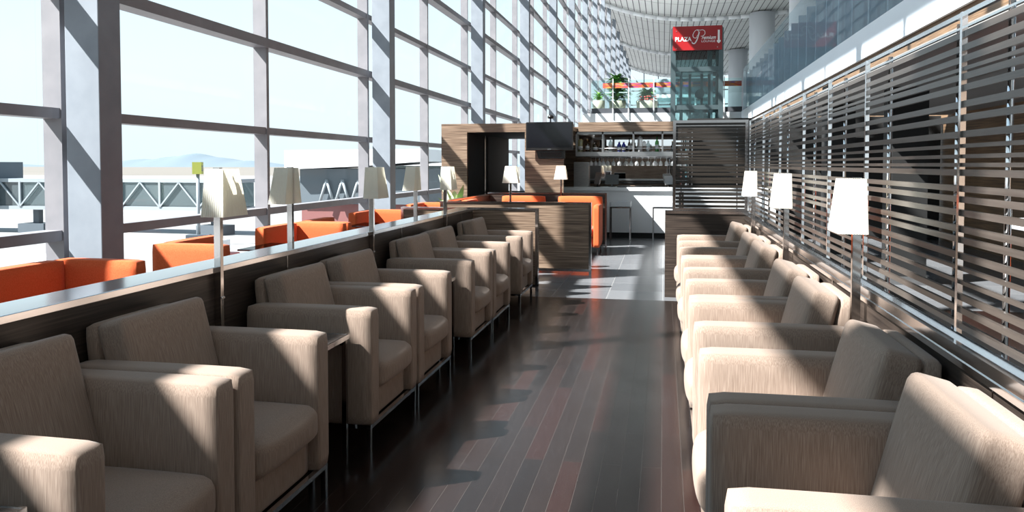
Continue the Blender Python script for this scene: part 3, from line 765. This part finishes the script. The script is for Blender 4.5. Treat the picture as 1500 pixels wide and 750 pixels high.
# swash capital P
def stroke(pts, rad, mb):
    for (a, ra), (c, rb) in zip(zip(pts, rad), zip(pts[1:], rad[1:])):
        mb.cyl((a[0], -.024, a[1]), (c[0], -.024, c[1]), ra, rb, 8)
mb = MB()
def spl(cp, n=8):
    out = []
    P_ = [cp[0]]+cp+[cp[-1]]
    for i in range(1, len(P_)-2):
        for j in range(n):
            t_ = j/n; a, b_, c, d = [Vector(p) for p in P_[i-1:i+3]]
            out.append(tuple(.5*((2*b_)+(-a+c)*t_+(2*a-5*b_+4*c-d)*t_*t_+(-a+3*b_-3*c+d)*t_**3)))
    out.append(tuple(cp[-1])); return out
s1 = spl([(.06, 4.90), (.03, 4.80), (-.01, 4.68), (-.07, 4.59), (-.13, 4.60), (-.135, 4.635)]); stroke(s1, [.006+.010*math.sin(PI*i/len(s1)) for i in range(len(s1))], mb)
s2 = spl([(-.005, 4.76), (-.05, 4.73), (-.10, 4.75), (-.115, 4.82), (-.07, 4.91), (-.01, 4.945), (.06, 4.935), (.14, 4.94), (.19, 4.90), (.19, 4.83), (.14, 4.78), (.09, 4.775)]); stroke(s2, [.008]*len(s2), mb)
s3 = spl([(-.01, 4.945), (.03, 4.90), (.02, 4.82), (-.02, 4.77)]); stroke(s3, [.007]*len(s3), mb)
mb.build('swash_letter', wl, sg)
MB().prism([(.525, -.026, 4.93), (.575, -.026, 4.93), (.575, -.026, 4.66), (.60, -.026, 4.66), (.60, -.026, 4.625), (.55, -.026, 4.575), (.50, -.026, 4.625), (.50, -.026, 4.66), (.525, -.026, 4.66)], (0, .005, 0)).build('arrow', wl, sg)
mb = MB()
for x, z in ((-.55, 4.92), (-.55, 4.46), (.52, 4.48)): mb.cyl((x, -.03, z), (x, -.02, z), .012, n=10)
mb.build('fixing', steel, sg)

resize(sg, LK, LDZ)

# ================================================================ ROOM BEHIND THE SCREEN
dr = struct(B(5.2, 5.24, 6.3, 7.2, 0, 2.3).build('door_1', black))
vc = thing('display_fridge', 'white framed display fridge seen through the wide slatted panel', 'fridge', (4.75, 10.4, 0), 0)
B(-.3, .3, -.35, .35, 0, 1.95, r=.01).build('body', white, vc); B(-.306, -.301, -.28, .28, .25, 1.35).build('door', mat('fridge glass', (.35, .45, .5), .1), vc)
mb = MB()
for i in range(7): mb.box(-.308, -.302, -.25, .25, 1.5+i*.05, 1.52+i*.05)
mb.build('vent', steel, vc)
pc = thing('black_pillar', 'black pillar behind the slatted screen at the right edge', 'pillar', (3.3, 6.9, 0))
B(-.2, .2, -.2, .2, 0, 2.64).build('shaft', blackmatt, pc); B(-.21, .21, -.21, .21, 0, .1).build('base', steel, pc)
pd = dup(pc, (2.9, 10.3, 0), 0, 'black pillar behind the slatted screen, right of the middle lamp')
pd2 = dup(pc, (2.6, 12.6, 0), 0, 'black pillar behind the slatted screen, beyond the farthest lamp')
so2 = thing('orange_sofa', 'orange sofa behind the slatted screen at the lower right edge', 'sofa', (3.1, 5.2, 0))
MB().soft(0, 0, .25, .8, 1.7, .3, .03).build('seat', orange, so2); MB().soft(.33, 0, .42, .16, 1.7, .36, .03).build('backrest', orange, so2)
for s in (-1, 1): MB().soft(0, s*.82, .34, .8, .12, .36, .03).build('arm', orange, so2)
for x in (-.33, .33):
    for y in (-.78, .78): B(x-.03, x+.03, y-.03, y+.03, 0, .12).build('leg', chrome_dk, so2)
wt = thing('white_table', 'white topped table behind the slats at the right edge of the photo', 'table', (2.2, 4.35, 0))
B(-.35, .35, -.35, .35, 1.10, 1.16, r=.01).build('tabletop', white, wt); MB().cyl((0, 0, 0), (0, 0, 1.1), .03).build('pedestal', chrome, wt); MB().cyl((0, 0, 0), (0, 0, .02), .2, n=24).build('base', chrome, wt)

# ================================================================ OUTSIDE
GZ = -5.2
apron = noisecol(mat('concrete apron', rough=.9), (.02, .05, 1), [(.3, (.21, .205, .20)), (.7, (.26, .255, .25))], 3)
struct(B(-600, -6.6, -300, 420, GZ-.5, GZ).build('ground', apron))
field = noisecol(mat('dry grass field', rough=1), (.003, .01, 1), [(.3, (.135, .12, .10)), (.7, (.17, .15, .13))], 3)
fo = struct(B(-2800, 600, 420, 2600, GZ-.5, GZ-.02).build('ground', field)); fo2 = struct(B(-2800, -600, -300, 420, GZ-.5, GZ-.02).build('ground', field))
tag(fo, 'pale dry field beyond the airport apron'); tag(fo2, 'pale dry field far to the left of the apron')
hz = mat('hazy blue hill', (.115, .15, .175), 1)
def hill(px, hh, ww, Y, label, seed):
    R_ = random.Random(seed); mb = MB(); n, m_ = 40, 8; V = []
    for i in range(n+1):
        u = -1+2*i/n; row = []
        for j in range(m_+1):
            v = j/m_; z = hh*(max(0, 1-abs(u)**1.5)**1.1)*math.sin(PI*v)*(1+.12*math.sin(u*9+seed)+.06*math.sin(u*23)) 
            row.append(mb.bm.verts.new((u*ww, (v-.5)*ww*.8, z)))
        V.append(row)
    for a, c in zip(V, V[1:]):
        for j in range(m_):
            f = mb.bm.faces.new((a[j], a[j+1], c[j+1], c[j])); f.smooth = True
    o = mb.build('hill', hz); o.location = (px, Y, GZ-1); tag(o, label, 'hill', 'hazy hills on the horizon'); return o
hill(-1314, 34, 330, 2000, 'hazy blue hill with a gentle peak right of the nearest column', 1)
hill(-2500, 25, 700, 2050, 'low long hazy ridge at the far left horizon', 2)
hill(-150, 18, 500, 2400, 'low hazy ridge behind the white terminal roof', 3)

jw = mat('jet bridge white', (.26, .29, .31), .6); jg = glass_mat('jet bridge glass', (.45, .56, .58), .1, body=((.12, .15, .16), .5)); jd = mat('jet bridge grey', (.08, .10, .12), .6)
def jet_bridge(x, y, L_, rz, label, h=3.0, z0=-2.9):
    t = thing('jet_bridge', label, 'jet bridge', (x, y, z0), rz)
    mb = B(0, L_, -1.3, 1.3, h-.35, h); mb.box(0, L_, -1.3, 1.3, 0, .35); mb.build('deck', jw, t)
    B(0, L_, -1.15, 1.15, .36, h-.36).build('glazed_tunnel', jg, t)
    mb = MB(); n = max(2, int(L_/3.6))
    for i in range(n+1):
        xx = L_*i/n; mb.box(xx-.1, xx+.1, -1.35, -1.2, .3, h-.3)
        if i < n:
            a, c = (xx, L_*(i+.5)/n); mb.bar((a, -1.3, .3), (c, -1.3, h-.35), .14, .14); mb.bar((c, -1.3, h-.35), (L_*(i+1)/n, -1.3, .3), .14, .14)
    mb.build('truss', jw, t)
    mb = B(L_*.8-.3, L_*.8+.3, -.3, .3, GZ-z0, 0); mb.box(L_*.8-1.4, L_*.8+1.4, -1, 1, GZ-z0, GZ-z0+.9); mb.build('support', jd, t)
    return t
jb1 = jet_bridge(-55.3, 68, 17, math.radians(-3), 'glazed jet bridge with truss sides seen right of the nearest column')
jb2 = jet_bridge(-74, 66, 17, math.radians(2), 'glazed jet bridge end left of the nearest column')
B(6.5, 10.3, -2, 2, .2, 4.6).build('cabin', jd, jb2)
jb3 = jet_bridge(-37.5, 76, 6.5, math.radians(-6), 'short jet bridge section behind the lamp shade, past the gate sign')

gs = thing('gate_sign', 'yellow gate number box on a tall pole standing on the apron', 'sign', (-37.5, 58, GZ), math.radians(20))
yel = mat('sign yellow', (.30, .32, .05), .6)
B(-.36, .36, -.36, .36, 5.87, 6.85).build('box', yel, gs); MB().cyl((0, 0, 0), (0, 0, 5.9), .14).build('pole', jw, gs)
B(-.9, .9, -.5, .5, 0, .9).build('footing', jd, gs)
text('35', 0, 0, .62, black, gs, y=0, name='gate_number', bold=.02)
gn = gs.children[-1]
for c_ in gs.children:
    if c_.name.startswith('gate_number'): c_.location = (.365, -.33, 6.12); c_.rotation_euler = (0, 0, PI/2)

tm = thing('terminal_wing', 'white-roofed grey terminal wing with V shaped struts', 'building', (-30.3, 60, GZ), math.radians(3))
tg = mat('terminal grey', (.10, .125, .145), .6); tred = mat('terminal red base', (.22, .085, .08), .7)
B(.8, 11, 0, 10, 3.4, 6.3).build('wall', tg, tm)
MB().prism([(-.1, -1, 6.25), (-.1, -1, 7.8), (11.5, -1, 7.9), (11.5, -1, 6.9), (6, -1, 6.5)], (0, 12, 0)).build('roof', white, tm)
B(.8, 11, .3, 9.7, 0, 3.39).build('base', tred, tm)
for i in range(4):
    x = 2.6+i*1.35; MB().cyl((x, -.3, 3.5), (x+.6, -.3, 5.4), .12, n=8).cyl((x+.6, -.3, 5.4), (x+1.2, -.3, 3.5), .12, n=8).build('strut', jw, tm)
tm2 = thing('terminal_block', 'grey glazed terminal block seen just right of the second window column', 'building', (-34, 92, GZ))
B(0, 9, 0, 10, 0, 6.5).build('wall', mat('terminal block grey', (.09, .12, .125), .5), tm2)
for i in range(4): MB().bar((i*2.2, -.15, .5), (i*2.2+1.1, -.15, 6), .22, .2).bar((i*2.2+1.1, -.15, 6), (i*2.2+2.2, -.15, .5), .22, .2).build('strut', jw, tm2)
B(-.5, 9.5, -1, 10.5, 6.5, 7.5).build('roof', white, tm2)
def cart(x, y, col, label, rz=0):
    t = thing('service_cart', label, 'vehicle', (x, y, GZ), rz)
    B(-1.5, 1.5, -.8, .8, .4, 1.3, r=.08).build('body', col, t); B(-.4, .9, -.75, .75, 1.31, 2.1, r=.1).build('cabin', white, t)
    for sx in (-.9, .9):
        for sy in (-.8, .8): MB().cyl((sx, sy-.12, .4), (sx, sy+.12, .4), .4, n=20).build('wheel', black, t)
cart(-30.6, 34.5, white, 'white service vehicle on the apron just left of the sunlit orange chair')
cart(-27, 43, mat('red paint', (.55, .12, .10), .5), 'red service vehicle on the apron below the jet bridge')
